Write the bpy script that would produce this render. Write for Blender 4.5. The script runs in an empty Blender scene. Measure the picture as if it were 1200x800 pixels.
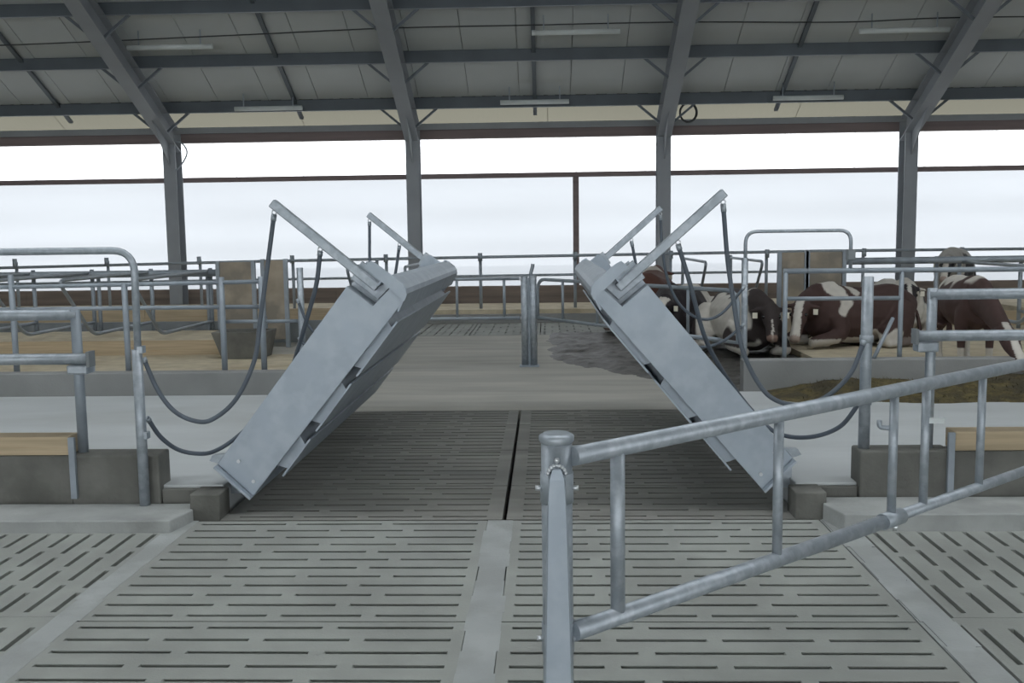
import bpy, bmesh, math, random
from mathutils import Vector, Matrix, noise
random.seed(7)
S = bpy.context.scene
COL = S.collection
PI = math.pi

# ------------------------------------------------------------------ camera
cd = bpy.data.cameras.new('camera')
cam = bpy.data.objects.new('camera', cd)
COL.objects.link(cam)
cd.sensor_width = 36.0
cd.lens = 1150.0 / 1200.0 * 36.0
cd.clip_start = 0.05
cd.clip_end = 400
R_ = Vector((0.99931899, 0.0345615, -0.01292535))
U_ = Vector((0.0091537, 0.10714064, 0.99420174))
F_ = Vector((-0.03574593, 0.99364299, -0.10675131))
cam.matrix_world = Matrix(((R_.x, U_.x, -F_.x, 0), (R_.y, U_.y, -F_.y, 0), (R_.z, U_.z, -F_.z, 1.6), (0, 0, 0, 1)))
S.camera = cam

# ------------------------------------------------------------------ sky and exposure
w = bpy.data.worlds.new('overcast_sky')
S.world = w
w.use_nodes = True
bg = w.node_tree.nodes['Background']
bg.inputs[0].default_value = (0.93, 0.968, 1.0, 1)
bg.inputs[1].default_value = 3.6
S.view_settings.view_transform = 'Standard'
S.view_settings.look = 'None'
S.view_settings.gamma = 1.0
S.view_settings.exposure = 0.0
try:
    S.view_settings.use_curve_mapping = False
except Exception:
    pass


# ------------------------------------------------------------------ materials
def material(name, base, rough=0.7, metal=0.0, var=0.15, scale=6.0, bump=0.0, bscale=60.0, second=None, sec_scale=1.5,
             sec_lo=0.45, sec_hi=0.6, stretch=(1, 1, 1), spec=0.5, detail=5.0):
    m = bpy.data.materials.new(name)
    m.use_nodes = True
    nt = m.node_tree
    N, L = nt.nodes, nt.links
    b = N['Principled BSDF']
    b.inputs['Roughness'].default_value = rough
    b.inputs['Metallic'].default_value = metal
    b.inputs['Specular IOR Level'].default_value = spec
    tc = N.new('ShaderNodeTexCoord')
    geo = N.new('ShaderNodeNewGeometry')
    mp = N.new('ShaderNodeMapping')
    mp.inputs['Scale'].default_value = stretch
    L.new(geo.outputs['Position'], mp.inputs['Vector'])
    n = N.new('ShaderNodeTexNoise')
    n.inputs['Scale'].default_value = scale
    n.inputs['Detail'].default_value = detail
    L.new(mp.outputs[0], n.inputs['Vector'])
    r = N.new('ShaderNodeValToRGB')
    lo = [max(0, c * (1 - var)) for c in base]
    hi = [min(1, c * (1 + var)) for c in base]
    r.color_ramp.elements[0].position = 0.3
    r.color_ramp.elements[1].position = 0.7
    r.color_ramp.elements[0].color = (*lo, 1)
    r.color_ramp.elements[1].color = (*hi, 1)
    L.new(n.outputs['Fac'], r.inputs[0])
    out = r.outputs[0]
    if second:
        n2 = N.new('ShaderNodeTexNoise')
        n2.inputs['Scale'].default_value = sec_scale
        n2.inputs['Detail'].default_value = 6
        L.new(mp.outputs[0], n2.inputs['Vector'])
        r2 = N.new('ShaderNodeValToRGB')
        r2.color_ramp.elements[0].position = sec_lo
        r2.color_ramp.elements[1].position = sec_hi
        L.new(n2.outputs['Fac'], r2.inputs[0])
        mx = N.new('ShaderNodeMix')
        mx.data_type = 'RGBA'
        L.new(r2.outputs[0], mx.inputs['Factor'])
        L.new(out, mx.inputs['A'])
        mx.inputs['B'].default_value = (*second, 1)
        out = mx.outputs['Result']
    L.new(out, b.inputs['Base Color'])
    if bump > 0:
        n3 = N.new('ShaderNodeTexNoise')
        n3.inputs['Scale'].default_value = bscale
        n3.inputs['Detail'].default_value = 4
        L.new(mp.outputs[0], n3.inputs['Vector'])
        bp = N.new('ShaderNodeBump')
        bp.inputs['Strength'].default_value = bump
        bp.inputs['Distance'].default_value = 0.01
        L.new(n3.outputs['Fac'], bp.inputs['Height'])
        L.new(bp.outputs[0], b.inputs['Normal'])
    return m


def sheet_material(name, color, clear):
    m = bpy.data.materials.new(name)
    m.use_nodes = True
    nt = m.node_tree
    N, L = nt.nodes, nt.links
    for x in list(N):
        N.remove(x)
    o = N.new('ShaderNodeOutputMaterial')
    geo = N.new('ShaderNodeNewGeometry')
    n = N.new('ShaderNodeTexNoise')
    n.inputs['Scale'].default_value = 0.5
    mp = N.new('ShaderNodeMapping')
    mp.inputs['Scale'].default_value = (0.4, 1, 2.0)
    L.new(geo.outputs['Position'], mp.inputs['Vector'])
    L.new(mp.outputs[0], n.inputs['Vector'])
    r = N.new('ShaderNodeValToRGB')
    r.color_ramp.elements[0].position = 0.35
    r.color_ramp.elements[1].position = 0.65
    r.color_ramp.elements[0].color = (*[c * 0.95 for c in color], 1)
    r.color_ramp.elements[1].color = (*[min(1, c * 1.03) for c in color], 1)
    L.new(n.outputs['Fac'], r.inputs[0])
    t = N.new('ShaderNodeBsdfTranslucent')
    L.new(r.outputs[0], t.inputs[0])
    d = N.new('ShaderNodeBsdfDiffuse')
    L.new(r.outputs[0], d.inputs[0])
    m1 = N.new('ShaderNodeMixShader')
    m1.inputs[0].default_value = 0.25
    L.new(t.outputs[0], m1.inputs[1])
    L.new(d.outputs[0], m1.inputs[2])
    tr = N.new('ShaderNodeBsdfTransparent')
    m2 = N.new('ShaderNodeMixShader')
    m2.inputs[0].default_value = clear
    L.new(m1.outputs[0], m2.inputs[1])
    L.new(tr.outputs[0], m2.inputs[2])
    L.new(m2.outputs[0], o.inputs[0])
    return m


M = {}
M['slat'] = material('slatted_concrete', (0.335, 0.35, 0.325), 0.85, var=0.10, scale=3, bump=0.25, bscale=90, second=(0.29, 0.30, 0.28), sec_scale=1.3)
M['slat_dirty'] = material('soiled_slatted_concrete', (0.27, 0.266, 0.243), 0.75, var=0.18, scale=3, bump=0.25, bscale=80, second=(0.19, 0.19, 0.178), sec_scale=1.2, sec_lo=0.4, sec_hi=0.75, stretch=(0.5, 2.0, 1))
M['grout'] = material('pale_grout', (0.385, 0.405, 0.40), 0.85, var=0.12, scale=2.5, bump=0.3, bscale=70, second=(0.33, 0.345, 0.335), sec_scale=3)
M['concrete'] = material('passage_concrete', (0.40, 0.39, 0.35), 0.85, var=0.15, scale=1.6, bump=0.25, bscale=60, second=(0.31, 0.305, 0.28), sec_scale=1.2, sec_lo=0.45, sec_hi=0.75, stretch=(0.35, 2.2, 1))
M['alley'] = material('smooth_alley_concrete', (0.505, 0.53, 0.535), 0.7, var=0.09, scale=1.5, bump=0.15, bscale=50, second=(0.42, 0.44, 0.435), sec_scale=0.9, sec_lo=0.5, sec_hi=0.75, stretch=(0.5, 1.4, 1))
M['kerb'] = material('stained_kerb_concrete', (0.155, 0.155, 0.14), 0.85, var=0.25, scale=4, bump=0.4, bscale=40, second=(0.085, 0.085, 0.075), sec_scale=2.2, sec_lo=0.45, sec_hi=0.7)
M['far_kerb'] = material('grey_kerb_concrete', (0.27, 0.275, 0.27), 0.85, var=0.12, scale=2, bump=0.2)
M['step'] = material('light_step_concrete', (0.37, 0.385, 0.375), 0.85, var=0.12, scale=4, bump=0.3, bscale=50, second=(0.27, 0.28, 0.27), sec_scale=2.5, sec_lo=0.5, sec_hi=0.7)
M['pit'] = material('slurry_surface', (0.09, 0.088, 0.08), 0.95)
M['outside'] = material('outdoor_ground', (0.45, 0.46, 0.45), 0.95)
M['zinc'] = material('galvanised_steel', (0.36, 0.40, 0.44), 0.48, metal=0.55, var=0.10, scale=14, second=(0.45, 0.49, 0.53), sec_scale=22, sec_lo=0.45, sec_hi=0.62)
M['zinc_leaf'] = material('galvanised_sheet', (0.385, 0.437, 0.495), 0.5, metal=0.35, var=0.06, scale=5, second=(0.435, 0.487, 0.54), sec_scale=9, sec_lo=0.45, sec_hi=0.65)
M['zinc_far'] = material('weathered_galvanised_tube', (0.31, 0.35, 0.39), 0.55, metal=0.35, var=0.10, scale=8)
M['bolt'] = material('bright_zinc_bolt', (0.7, 0.72, 0.74), 0.3, metal=0.8, var=0.05)
M['frame'] = material('grey_painted_steel', (0.28, 0.30, 0.325), 0.6, var=0.06, scale=2)
M['purlin'] = material('dark_purlin_steel', (0.125, 0.145, 0.165), 0.6, metal=0.2, var=0.10, scale=2)
M['roof'] = material('grey_roof_panel', (0.49, 0.52, 0.525), 0.75, var=0.05, scale=0.8)
M['lamp'] = material('white_batten_plastic', (0.62, 0.66, 0.66), 0.5, var=0.04)
M['cable'] = material('dark_cable_rubber', (0.05, 0.055, 0.06), 0.6, var=0.1)
M['hose'] = material('grey_rubber_hose', (0.095, 0.115, 0.14), 0.55, var=0.12, scale=12)
M['brown'] = material('brown_painted_timber', (0.19, 0.15, 0.15), 0.7, var=0.12, scale=2, stretch=(0.3, 1, 6))
M['wallwood'] = material('brown_wall_board', (0.21, 0.168, 0.14), 0.75, var=0.2, scale=2.5, stretch=(0.3, 1, 5))
M['plank'] = material('pale_pine_plank', (0.47, 0.375, 0.25), 0.75, var=0.16, scale=5, stretch=(0.3, 2, 7), second=(0.33, 0.20, 0.10), sec_scale=2.2, sec_lo=0.62, sec_hi=0.74)
M['ply'] = material('weathered_plywood', (0.34, 0.29, 0.225), 0.8, var=0.18, scale=4, second=(0.23, 0.205, 0.17), sec_scale=2.2)
M['bed'] = material('sawdust_bedding', (0.55, 0.48, 0.35), 0.95, var=0.14, scale=6, bump=0.5, bscale=40, second=(0.40, 0.33, 0.22), sec_scale=1.4, sec_lo=0.5, sec_hi=0.75)
M['silage'] = material('brown_green_silage', (0.105, 0.085, 0.035), 0.95, var=0.5, scale=22, bump=0.8, bscale=60, second=(0.06, 0.05, 0.028), sec_scale=6)
M['manure'] = material('wet_manure', (0.06, 0.057, 0.052), 0.5, var=0.4, scale=9, bump=0.8, bscale=25, second=(0.12, 0.118, 0.11), sec_scale=5, sec_lo=0.55, sec_hi=0.75)
M['board'] = material('grey_brisket_board', (0.22, 0.24, 0.25), 0.7, var=0.1)
M['tag'] = material('white_ear_tag', (0.75, 0.72, 0.60), 0.5, var=0.03)
M['eye'] = material('dark_cow_eye', (0.012, 0.010, 0.010), 0.15, var=0.05)
M['curtain'] = sheet_material('white_curtain_fabric', (0.35, 0.361, 0.383), 0.07)
M['upper'] = sheet_material('clear_upper_sheet', (0.80, 0.80, 0.80), 0.45)
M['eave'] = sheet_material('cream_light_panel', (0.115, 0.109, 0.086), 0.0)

coat = bpy.data.materials.new('cow_coat')
coat.use_nodes = True
_n = coat.node_tree.nodes
_a = _n.new('ShaderNodeVertexColor')
_a.layer_name = 'coat'
coat.node_tree.links.new(_a.outputs[0], _n['Principled BSDF'].inputs['Base Color'])
_n['Principled BSDF'].inputs['Roughness'].default_value = 0.75
_n['Principled BSDF'].inputs['Specular IOR Level'].default_value = 0.25


# ------------------------------------------------------------------ mesh helpers
class MB:
    def __init__(s):
        s.v, s.f, s.sm = [], [], []

    def add(s, vs, fs, smooth=False):
        k = len(s.v)
        s.v += [tuple(a) for a in vs]
        for q in fs:
            s.f.append(tuple(i + k for i in q))
            s.sm.append(smooth)
        return s

    def box(s, x0, x1, y0, y1, z0, z1):
        vs = [(x, y, z) for z in (z0, z1) for y in (y0, y1) for x in (x0, x1)]
        return s.add(vs, [(0, 2, 3, 1), (4, 5, 7, 6), (0, 1, 5, 4), (2, 6, 7, 3), (0, 4, 6, 2), (1, 3, 7, 5)])

    def beam(s, p, q, a, b, up=(0, 0, 1)):
        """rectangular bar from p to q, a wide across, b high"""
        p, q = Vector(p), Vector(q)
        d = (q - p).normalized()
        u = Vector(up)
        x = d.cross(u)
        if x.length < 1e-5:
            x = Vector((1, 0, 0))
        x.normalize()
        u = x.cross(d)
        vs = [c + x * (a / 2 * i) + u * (b / 2 * j) for c in (p, q) for i, j in ((-1, -1), (1, -1), (1, 1), (-1, 1))]
        return s.add(vs, [(0, 1, 2, 3), (7, 6, 5, 4), (0, 4, 5, 1), (1, 5, 6, 2), (2, 6, 7, 3), (3, 7, 4, 0)])

    def tube(s, pts, r, n=12, caps=True, closed=False):
        pts = [Vector(p) for p in pts]
        m = len(pts)
        rs = r if isinstance(r, (list, tuple)) else [r] * m
        rings = []
        prev = None
        for i, p in enumerate(pts):
            if closed:
                t = pts[(i + 1) % m] - pts[i - 1]
            else:
                t = pts[min(i + 1, m - 1)] - pts[max(i - 1, 0)]
            t.normalize()
            if prev is None:
                a = Vector((0, 0, 1)) if abs(t.z) < 0.9 else Vector((1, 0, 0))
                x = t.cross(a).normalized()
            else:
                x = (prev - t * prev.dot(t)).normalized()
            prev = x
            y = t.cross(x)
            rings.append([p + (x * math.cos(2 * PI * k / n) + y * math.sin(2 * PI * k / n)) * rs[i] for k in range(n)])
        vs = [v for g in rings for v in g]
        fs = []
        for i in range(m if closed else m - 1):
            j = (i + 1) % m
            for k in range(n):
                fs.append((i * n + k, i * n + (k + 1) % n, j * n + (k + 1) % n, j * n + k))
        s.add(vs, fs, True)
        if caps and not closed:
            k0 = len(s.v) - len(vs)
            s.f.append(tuple(k0 + k for k in range(n - 1, -1, -1)))
            s.sm.append(False)
            s.f.append(tuple(k0 + (m - 1) * n + k for k in range(n)))
            s.sm.append(False)
        return s

    def prism_y(s, poly, y0, y1):
        n = len(poly)
        vs = [(x, y0, z) for x, z in poly] + [(x, y1, z) for x, z in poly]
        fs = [tuple(range(n)), tuple(range(2 * n - 1, n - 1, -1))]
        fs += [(i, n + i, n + (i + 1) % n, (i + 1) % n) for i in range(n)]
        return s.add(vs, fs)

    def ball(s, c, r, n=10, sq=(1, 1, 1)):
        vs, fs = [], []
        for i in range(n + 1):
            a = PI * i / n
            for k in range(n):
                b = 2 * PI * k / n
                vs.append((c[0] + r * sq[0] * math.sin(a) * math.cos(b), c[1] + r * sq[1] * math.sin(a) * math.sin(b), c[2] + r * sq[2] * math.cos(a)))
        for i in range(n):
            for k in range(n):
                fs.append((i * n + k, (i + 1) * n + k, (i + 1) * n + (k + 1) % n, i * n + (k + 1) % n))
        return s.add(vs, fs, True)

    def mesh(s, name, bevel=0.0):
        me = bpy.data.meshes.new(name)
        me.from_pydata(s.v, [], s.f)
        me.polygons.foreach_set('use_smooth', s.sm)
        bm = bmesh.new()
        bm.from_mesh(me)
        bmesh.ops.remove_doubles(bm, verts=bm.verts, dist=1e-6)
        bmesh.ops.recalc_face_normals(bm, faces=bm.faces)
        if bevel > 0:
            es = [e for e in bm.edges if len(e.link_faces) == 2 and e.calc_face_angle(0) > 0.6]
            bmesh.ops.bevel(bm, geom=es, offset=bevel, segments=2, affect='EDGES', profile=0.5)
        bm.to_mesh(me)
        bm.free()
        me.update()
        return me


def set_tags(o, label=None, cat=None, group=None, kind=None):
    if label: o['label'] = label
    if cat: o['category'] = cat
    if group: o['group'] = group
    if kind: o['kind'] = kind
    return o


def wloc(o):
    l = Vector(o.location)
    while o.parent:
        o = o.parent
        l += Vector(o.location)
    return l


def obj(name, mb, mat, parent=None, label=None, bevel=0.0, base=None):
    """mesh object from world coordinates; its origin sits at base (or at its parent's origin)"""
    o = bpy.data.objects.new(name, mb.mesh(name, bevel))
    o.data.materials.append(M[mat] if isinstance(mat, str) else mat)
    COL.objects.link(o)
    off = wloc(parent) if parent else Vector(base or (0, 0, 0))
    if off.length:
        o.data.transform(Matrix.Translation(-off))
    if parent:
        o.parent = parent
    else:
        o.location = off
    if label: o['label'] = label
    return o


def thing(name, loc, label=None, cat=None, group=None, kind=None):
    o = bpy.data.objects.new(name, None)
    o.location = loc
    o.empty_display_size = 0.1
    COL.objects.link(o)
    return set_tags(o, label, cat, group, kind)


def piece(name, mesh, parent, loc, rotz=0):
    o = bpy.data.objects.new(name, mesh)
    COL.objects.link(o)
    o.parent = parent
    o.location = Vector(loc) - wloc(parent)
    o.rotation_euler = (0, 0, rotz)
    return o


def copy_tree(o, parent=None):
    c = o.copy()
    COL.objects.link(c)
    if parent: c.parent = parent
    for ch in list(o.children):
        copy_tree(ch, c)
    return c


def bend(pts, r, n=6):
    """round the corners of a polyline"""
    pts = [Vector(p) for p in pts]
    out = [pts[0]]
    for i in range(1, len(pts) - 1):
        a, b, c = pts[i - 1], pts[i], pts[i + 1]
        d1, d2 = (a - b), (c - b)
        k = min(r, d1.length * 0.49, d2.length * 0.49)
        p0, p1 = b + d1.normalized() * k, b + d2.normalized() * k
        for j in range(n + 1):
            t = j / n
            out.append(p0 * (1 - t) ** 2 + b * 2 * t * (1 - t) + p1 * t * t)
    out.append(pts[-1])
    return out


def spline(pts, n=6):
    pts = [Vector(p) for p in pts]
    P = [pts[0] * 2 - pts[1]] + pts + [pts[-1] * 2 - pts[-2]]
    out = []
    for i in range(1, len(P) - 2):
        a, b, c, d = P[i - 1], P[i], P[i + 1], P[i + 2]
        for j in range(n):
            t = j / n
            out.append(0.5 * ((2 * b) + (c - a) * t + (2 * a - 5 * b + 4 * c - d) * t * t + (3 * b - a - 3 * c + d) * t ** 3))
    out.append(pts[-1])
    return out


def T(a, b, r, n=10):
    return MB().tube([a, b], r, n)


# ------------------------------------------------------------------ setting: ground and floor
XL, XR = -2.02, 1.55                    # passage edges
set_tags(obj('outdoor_ground', MB().box(-60, 60, -50, 80, -0.9, -0.8), 'outside'), kind='structure')
set_tags(obj('slurry_pit', MB().box(-18, 18, -10, 20.9, -0.7, -0.5), 'pit'), kind='structure')

floor = thing('floor', (0, 0, 0), kind='structure', label='concrete barn floor with slotted slabs over the slurry pit')


def slab_mesh(name, lx, ly, rows, mat, w=0.026, n_a=4, n_b=3, first=0, dep=0.09, mx=0.05, deep=(0.018, 0.010)):
    """slotted slab, slots along x, alternating rows of n_a and n_b slots; origin at its corner, top at z=0"""
    mb = MB()
    pitch = ly / rows
    y = 0.0

    def quad(x0, x1, y0, y1):
        mb.add([(x0, y0, 0), (x1, y0, 0), (x1, y1, 0), (x0, y1, 0)], [(0, 1, 2, 3)])
    for r in range(rows):
        c = (r + 0.5) * pitch
        quad(0, lx, y, c - w / 2)
        n = n_a if (r + first) % 2 == 0 else n_b
        step = (lx - 2 * mx + 0.06) / n
        xs = [(mx + i * step, mx + (i + 1) * step - 0.06 if n == n_a else mx + (i + 1) * step - 0.06) for i in range(n)]
        px = 0.0
        for a, b in xs:
            quad(px, a, c - w / 2, c + w / 2)
            y0, y1 = c - w / 2, c + w / 2
            e = 0.006
            sd = deep[0] if n == n_a else deep[1]
            vs = [(a, y0, 0), (b, y0, 0), (b, y1, 0), (a, y1, 0), (a + e, y0 - e, -sd), (b - e, y0 - e, -sd), (b - e, y1 + e, -sd), (a + e, y1 + e, -sd)]
            mb.add(vs, [(0, 4, 5, 1), (1, 5, 6, 2), (2, 6, 7, 3), (3, 7, 4, 0), (4, 7, 6, 5)])
            px = b
        quad(px, lx, c - w / 2, c + w / 2)
        y = c + w / 2
    quad(0, lx, y, ly)
    mb.add([(0, 0, 0), (lx, 0, 0), (lx, ly, 0), (0, ly, 0), (0, 0, -dep), (lx, 0, -dep), (lx, ly, -dep), (0, ly, -dep)], [(0, 1, 5, 4), (1, 2, 6, 5), (2, 3, 7, 6), (3, 0, 4, 7)])
    me = bpy.data.meshes.new(name)
    me.from_pydata(mb.v, [], mb.f)
    me.materials.append(M[mat])
    me.update()
    return me


G = 0.006
# front passage: two columns of slabs with slots across the passage
mL = slab_mesh('floor_slab', 1.675 - G, 1.46, 12, 'slat')
mR = slab_mesh('floor_slab', 1.72 - G, 1.46, 12, 'slat')
for k in range(4):
    y = 5.42 - 1.47 * (k + 1)
    piece('floor_slab', mL, floor, (-2.015, y, 0))
    piece('floor_slab', mR, floor, (-0.205, y, 0))
gl = MB()
for k in range(30):
    y = -0.46 + k * 0.1958
    gl.box(-0.348 + random.uniform(-0.008, 0.008), -0.195 + random.uniform(-0.02, 0.004), y, y + 0.1958, -0.12, 0.001)
obj('grout_strip', gl, 'grout', floor)
# bridge zone: darker soiled slabs
for y0, y1, rows in ((5.425, 6.19, 6), (6.19, 7.25, 9), (7.25, 8.24, 8), (8.24, 8.945, 6)):
    ml = slab_mesh('floor_slab', 1.62, y1 - y0 - 0.014, rows, 'slat_dirty', w=0.020, mx=0.09, deep=(0.011, 0.008))
    mr = slab_mesh('floor_slab', 1.66, y1 - y0 - 0.014, rows, 'slat_dirty', w=0.020, mx=0.09, deep=(0.011, 0.008))
    piece('floor_slab', ml, floor, (-1.885, y0 + 0.007, 0))
    piece('floor_slab', mr, floor, (-0.24, y0 + 0.007, 0))
# side passages: slots run away from the camera
mS = slab_mesh('floor_slab', 1.23, 1.42, 12, 'slat', deep=(0.03, 0.026))
for k in range(4):
    for i in range(3):
        y = 5.19 - 1.245 * (k + 1) + (0.05 if k == 0 else 0)
        piece('floor_slab', mS, floor, (-2.10 - 1.43 * i, y, 0), PI / 2)
        piece('floor_slab', mS, floor, (1.67 + 1.43 * (i + 1), y, 0), PI / 2)
gl = MB()
for k in range(24):
    y = -0.46 + k * 0.245
    gl.box(-2.11 - random.uniform(0, 0.03), -2.013 + random.uniform(0, 0.02), y, y + 0.245, -0.12, 0.001)
obj('grout_strip', gl, 'grout', floor)
gl = MB()
for k in range(24):
    y = -0.46 + k * 0.245
    gl.box(1.52, 1.668, y, y + 0.245, -0.12, -0.003)
    gl.box(1.512 + random.uniform(0, 0.03), 1.64 + random.uniform(0, 0.028), y, y + 0.245, -0.12, 0.001)
obj('grout_strip', gl, 'grout', floor)
for k in range(1, 4):
    for a, b in ((-6.39, -2.112), (1.667, 5.96)):
        y = 5.19 - 1.245 * k
        obj('grout_strip', MB().box(a, b, y - 0.016 if k > 1 else y - 0.03, y + 0.051 if k == 1 else y + 0.001, -0.12, -0.002), 'slat', floor)
# plain concrete
pl = MB()
for b in ((-14, 14, -9, -0.47), (-14, -6.4, -0.46, 5.55), (5.97, 14, -0.46, 5.55), (-1.9, 1.43, 8.955, 15.85), (-14, -1.9, 9.3, 15.85), (1.43, 14, 9.3, 15.85), (-14, -2.45, 15.85, 18.05), (2.2, 14, 15.85, 18.05), (-14, 14, 18.05, 20.8)):
    pl.box(b[0], b[1], b[2], b[3], -0.3, -0.001)
obj('plain_concrete', pl, 'concrete', floor)
mF = slab_mesh('floor_slab', 2.18, 1.14, 9, 'slat', w=0.03)
for i in range(4):
    piece('floor_slab', mF, floor, (-2.44 + 1.16 * (i + 1), 15.86, 0), PI / 2)

# ------------------------------------------------------------------ setting: feed alleys, steps, kerbs
al = MB().box(-14, -1.92, 5.62, 8.95, -0.3, 0.16)
set_tags(obj('feed_alley', al, 'alley', bevel=0.008), 'smooth pale concrete feed alley left of the passage', kind='structure')
al = MB().box(1.43, 14, 5.62, 8.95, -0.3, 0.16)
set_tags(obj('feed_alley', al, 'alley', bevel=0.008), 'smooth pale concrete feed alley right of the passage', kind='structure')


def kerb_front(sgn, label):
    """stepped kerb in front of the feed alley; mirrored about x=-0.25"""
    X = lambda a: a if sgn < 0 else -0.5 - a
    def bx(a, b, *r):
        a, b = sorted((X(a), X(b)))
        return MB().box(a, b, *r)
    k = thing('feed_kerb', (X(-2.6), 5.58, 0), label, kind='structure')
    obj('kerb_wall', bx(-14, -2.81, 5.575, 5.72, -0.3, 0.35), 'kerb', k, bevel=0.006)
    obj('end_block', bx(-2.805, -2.28, 5.56, 5.74, -0.3, 0.355), 'kerb', k, bevel=0.012)
    obj('low_edge', bx(-2.275, -2.06, 5.58, 5.615, -0.3, 0.145), 'kerb', k, bevel=0.006)
    obj('hinge_block', bx(-2.058, -1.885, 5.43, 5.615, -0.3, 0.152), 'kerb', k, bevel=0.008)
    for a, b in ((-6.9, -4.86), (-4.85, -2.815)):
        obj('plank', bx(a, b, 5.57, 5.715, 0.353, 0.462), 'plank', k, bevel=0.005)
    obj('plank_end_post', bx(-2.80, -2.765, 5.535, 5.558, 0.10, 0.463), 'zinc_far', k)
    s = MB()
    a, b = X(-14), X(-2.035)
    z = 0.07 if sgn < 0 else 0.095
    c = X(-2.085)
    s.add([(a, 5.19, -0.3), (c, 5.19, -0.3), (b, 5.40, -0.3), (b, 5.425, -0.3), (a, 5.425, -0.3), (a, 5.19, z), (c, 5.19, z), (b, 5.40, z), (b, 5.425, z), (a, 5.425, z)],
          [(0, 1, 6, 5), (1, 2, 7, 6), (2, 3, 8, 7), (3, 4, 9, 8), (4, 0, 5, 9), (5, 6, 7, 8, 9), (4, 3, 2, 1, 0)])
    a, b = sorted((X(-14), X(-2.062)))
    s.box(a, b, 5.425, 5.557, -0.3, z - 0.004)
    obj('step', s, 'step', k, bevel=0.008)
    return k


kerb_front(-1, 'stained concrete kerb with step left of the bridge, pine plank on top')
kerb_front(1, 'stained concrete kerb with step right of the bridge, behind the open gate')

for x0, x1, zt, lb in ((-14, -2.0, 0.375, 'low grey kerb along the far side of the left feed alley'), (1.79, 14, 0.445, 'low grey kerb along the far side of the right feed alley, silage at its foot')):
    k = thing('far_kerb', ((x0 + x1) / 2, 9.1, 0), lb, kind='structure')
    obj('kerb_wall', MB().box(x0, x1, 8.955, 9.12, -0.3, zt), 'far_kerb', k, bevel=0.01)

# bedding platforms behind the kerbs
for sgn, lb in ((-1, 'stepped lying bed of pale sawdust and pine boards left of the passage'), (1, 'lying bed of ochre sawdust right of the passage under the cows')):
    X = lambda a: a if sgn < 0 else -0.5 - a
    b0 = thing('lying_bed', (X(-6), 12, 0), lb, kind='structure')
    a, b = sorted((X(-14), X(-2.1 if sgn < 0 else -2.7)))
    obj('sawdust', MB().box(a, b, 9.125, 12.5 if sgn < 0 else 11.0, 0, 0.12), 'bed', b0)
    if sgn < 0:
        obj('sawdust', MB().box(-14, -4.0, 12.56, 14.0, 0, 0.30), 'bed', b0)
        for p, q in ((-13, -8.2), (-8.19, -4.05)):
            obj('plank', MB().box(p, q, 12.5, 12.555, 0.122, 0.31), 'plank', b0)
        for p, q in ((-13, -7.0), (-6.99, -2.6)):
            obj('plank', MB().box(p, q, 16.8, 16.86, 0.0, 0.40), 'plank', b0)
            obj('brisket_board', MB().box(p, q, 15.05, 15.12, 0.0, 0.34), 'board', b0)
        obj('sawdust', MB().box(-14, -2.5, 16.87, 20.0, 0, 0.28), 'bed', b0)
    else:
        obj('sawdust', MB().box(3.15, 13.5, 11.0, 15.55, 0, 0.12), 'bed', b0)
        for p, q in ((4.7, 8.5), (8.51, 13)):
            obj('plank', MB().box(p, q, 15.6, 15.66, 0.0, 0.34), 'plank', b0)
        for p, q in ((2.6, 6.0), (8.1, 13)):
            obj('plank', MB().box(p, q, 16.8, 16.86, 0.0, 0.40), 'plank', b0)
            obj('sawdust', MB().box(p, q, 16.87, 20.0, 0, 0.28), 'bed', b0)
cb = thing('rear_bed', (-0.2, 18.6, 0), 'low concrete ledge with sawdust at the end of the passage', kind='structure')
obj('ledge', MB().box(-2.45, 2.5, 18.1, 18.25, 0, 0.16), 'far_kerb', cb, bevel=0.01)
obj('sawdust', MB().box(-2.45, 2.5, 18.26, 20.0, 0, 0.24), 'bed', cb)

# ------------------------------------------------------------------ setting: long wall and curtain
wb = thing('wall_back', (0, 20.5, 0), kind='structure', label='low brown boarded wall under the white curtain')
obj('backing', MB().box(-15.4, 15.4, 20.475, 20.55, 0, 0.57), 'wallwood', wb)
for i in range(14):
    x = -15.4 + 2.2 * i
    for j in range(3):
        obj('board', MB().box(x, x + 2.196, 20.40 + 0.004 * (j % 2), 20.47, 0.0 + 0.19 * j, 0.186 + 0.19 * j), 'wallwood', wb)


for sx, nm in ((-1, 'wall_left'), (1, 'wall_right')):
    x0, x1 = sorted((sx * 15.5, sx * 15.7))
    gw = MB()
    gw.add([(x, y, z) for x in (x0, x1) for y, z in ((-10.4, 0), (20.7, 0), (20.7, 3.9), (5.2, 11.6), (-10.4, 3.95))], [(0, 1, 2, 3, 4), (9, 8, 7, 6, 5), (0, 5, 6, 1), (1, 6, 7, 2), (2, 7, 8, 3), (3, 8, 9, 4), (4, 9, 5, 0)])
    set_tags(obj(nm, gw, 'roof'), 'grey gable end wall of the barn outside the view', kind='structure')


def sheet(x0, x1, z0, z1, y, amp, freq, nx, nz):
    mb = MB()
    vs = []
    for j in range(nz + 1):
        for i in range(nx + 1):
            x = x0 + (x1 - x0) * i / nx
            z = z0 + (z1 - z0) * j / nz
            vs.append((x, y + amp * math.sin(z * freq) + amp * 0.8 * noise.noise((x * 0.5, z, 3)), z))
    fs = [(j * (nx + 1) + i, j * (nx + 1) + i + 1, (j + 1) * (nx + 1) + i + 1, (j + 1) * (nx + 1) + i) for j in range(nz) for i in range(nx)]
    return mb.add(vs, fs, True)


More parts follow.
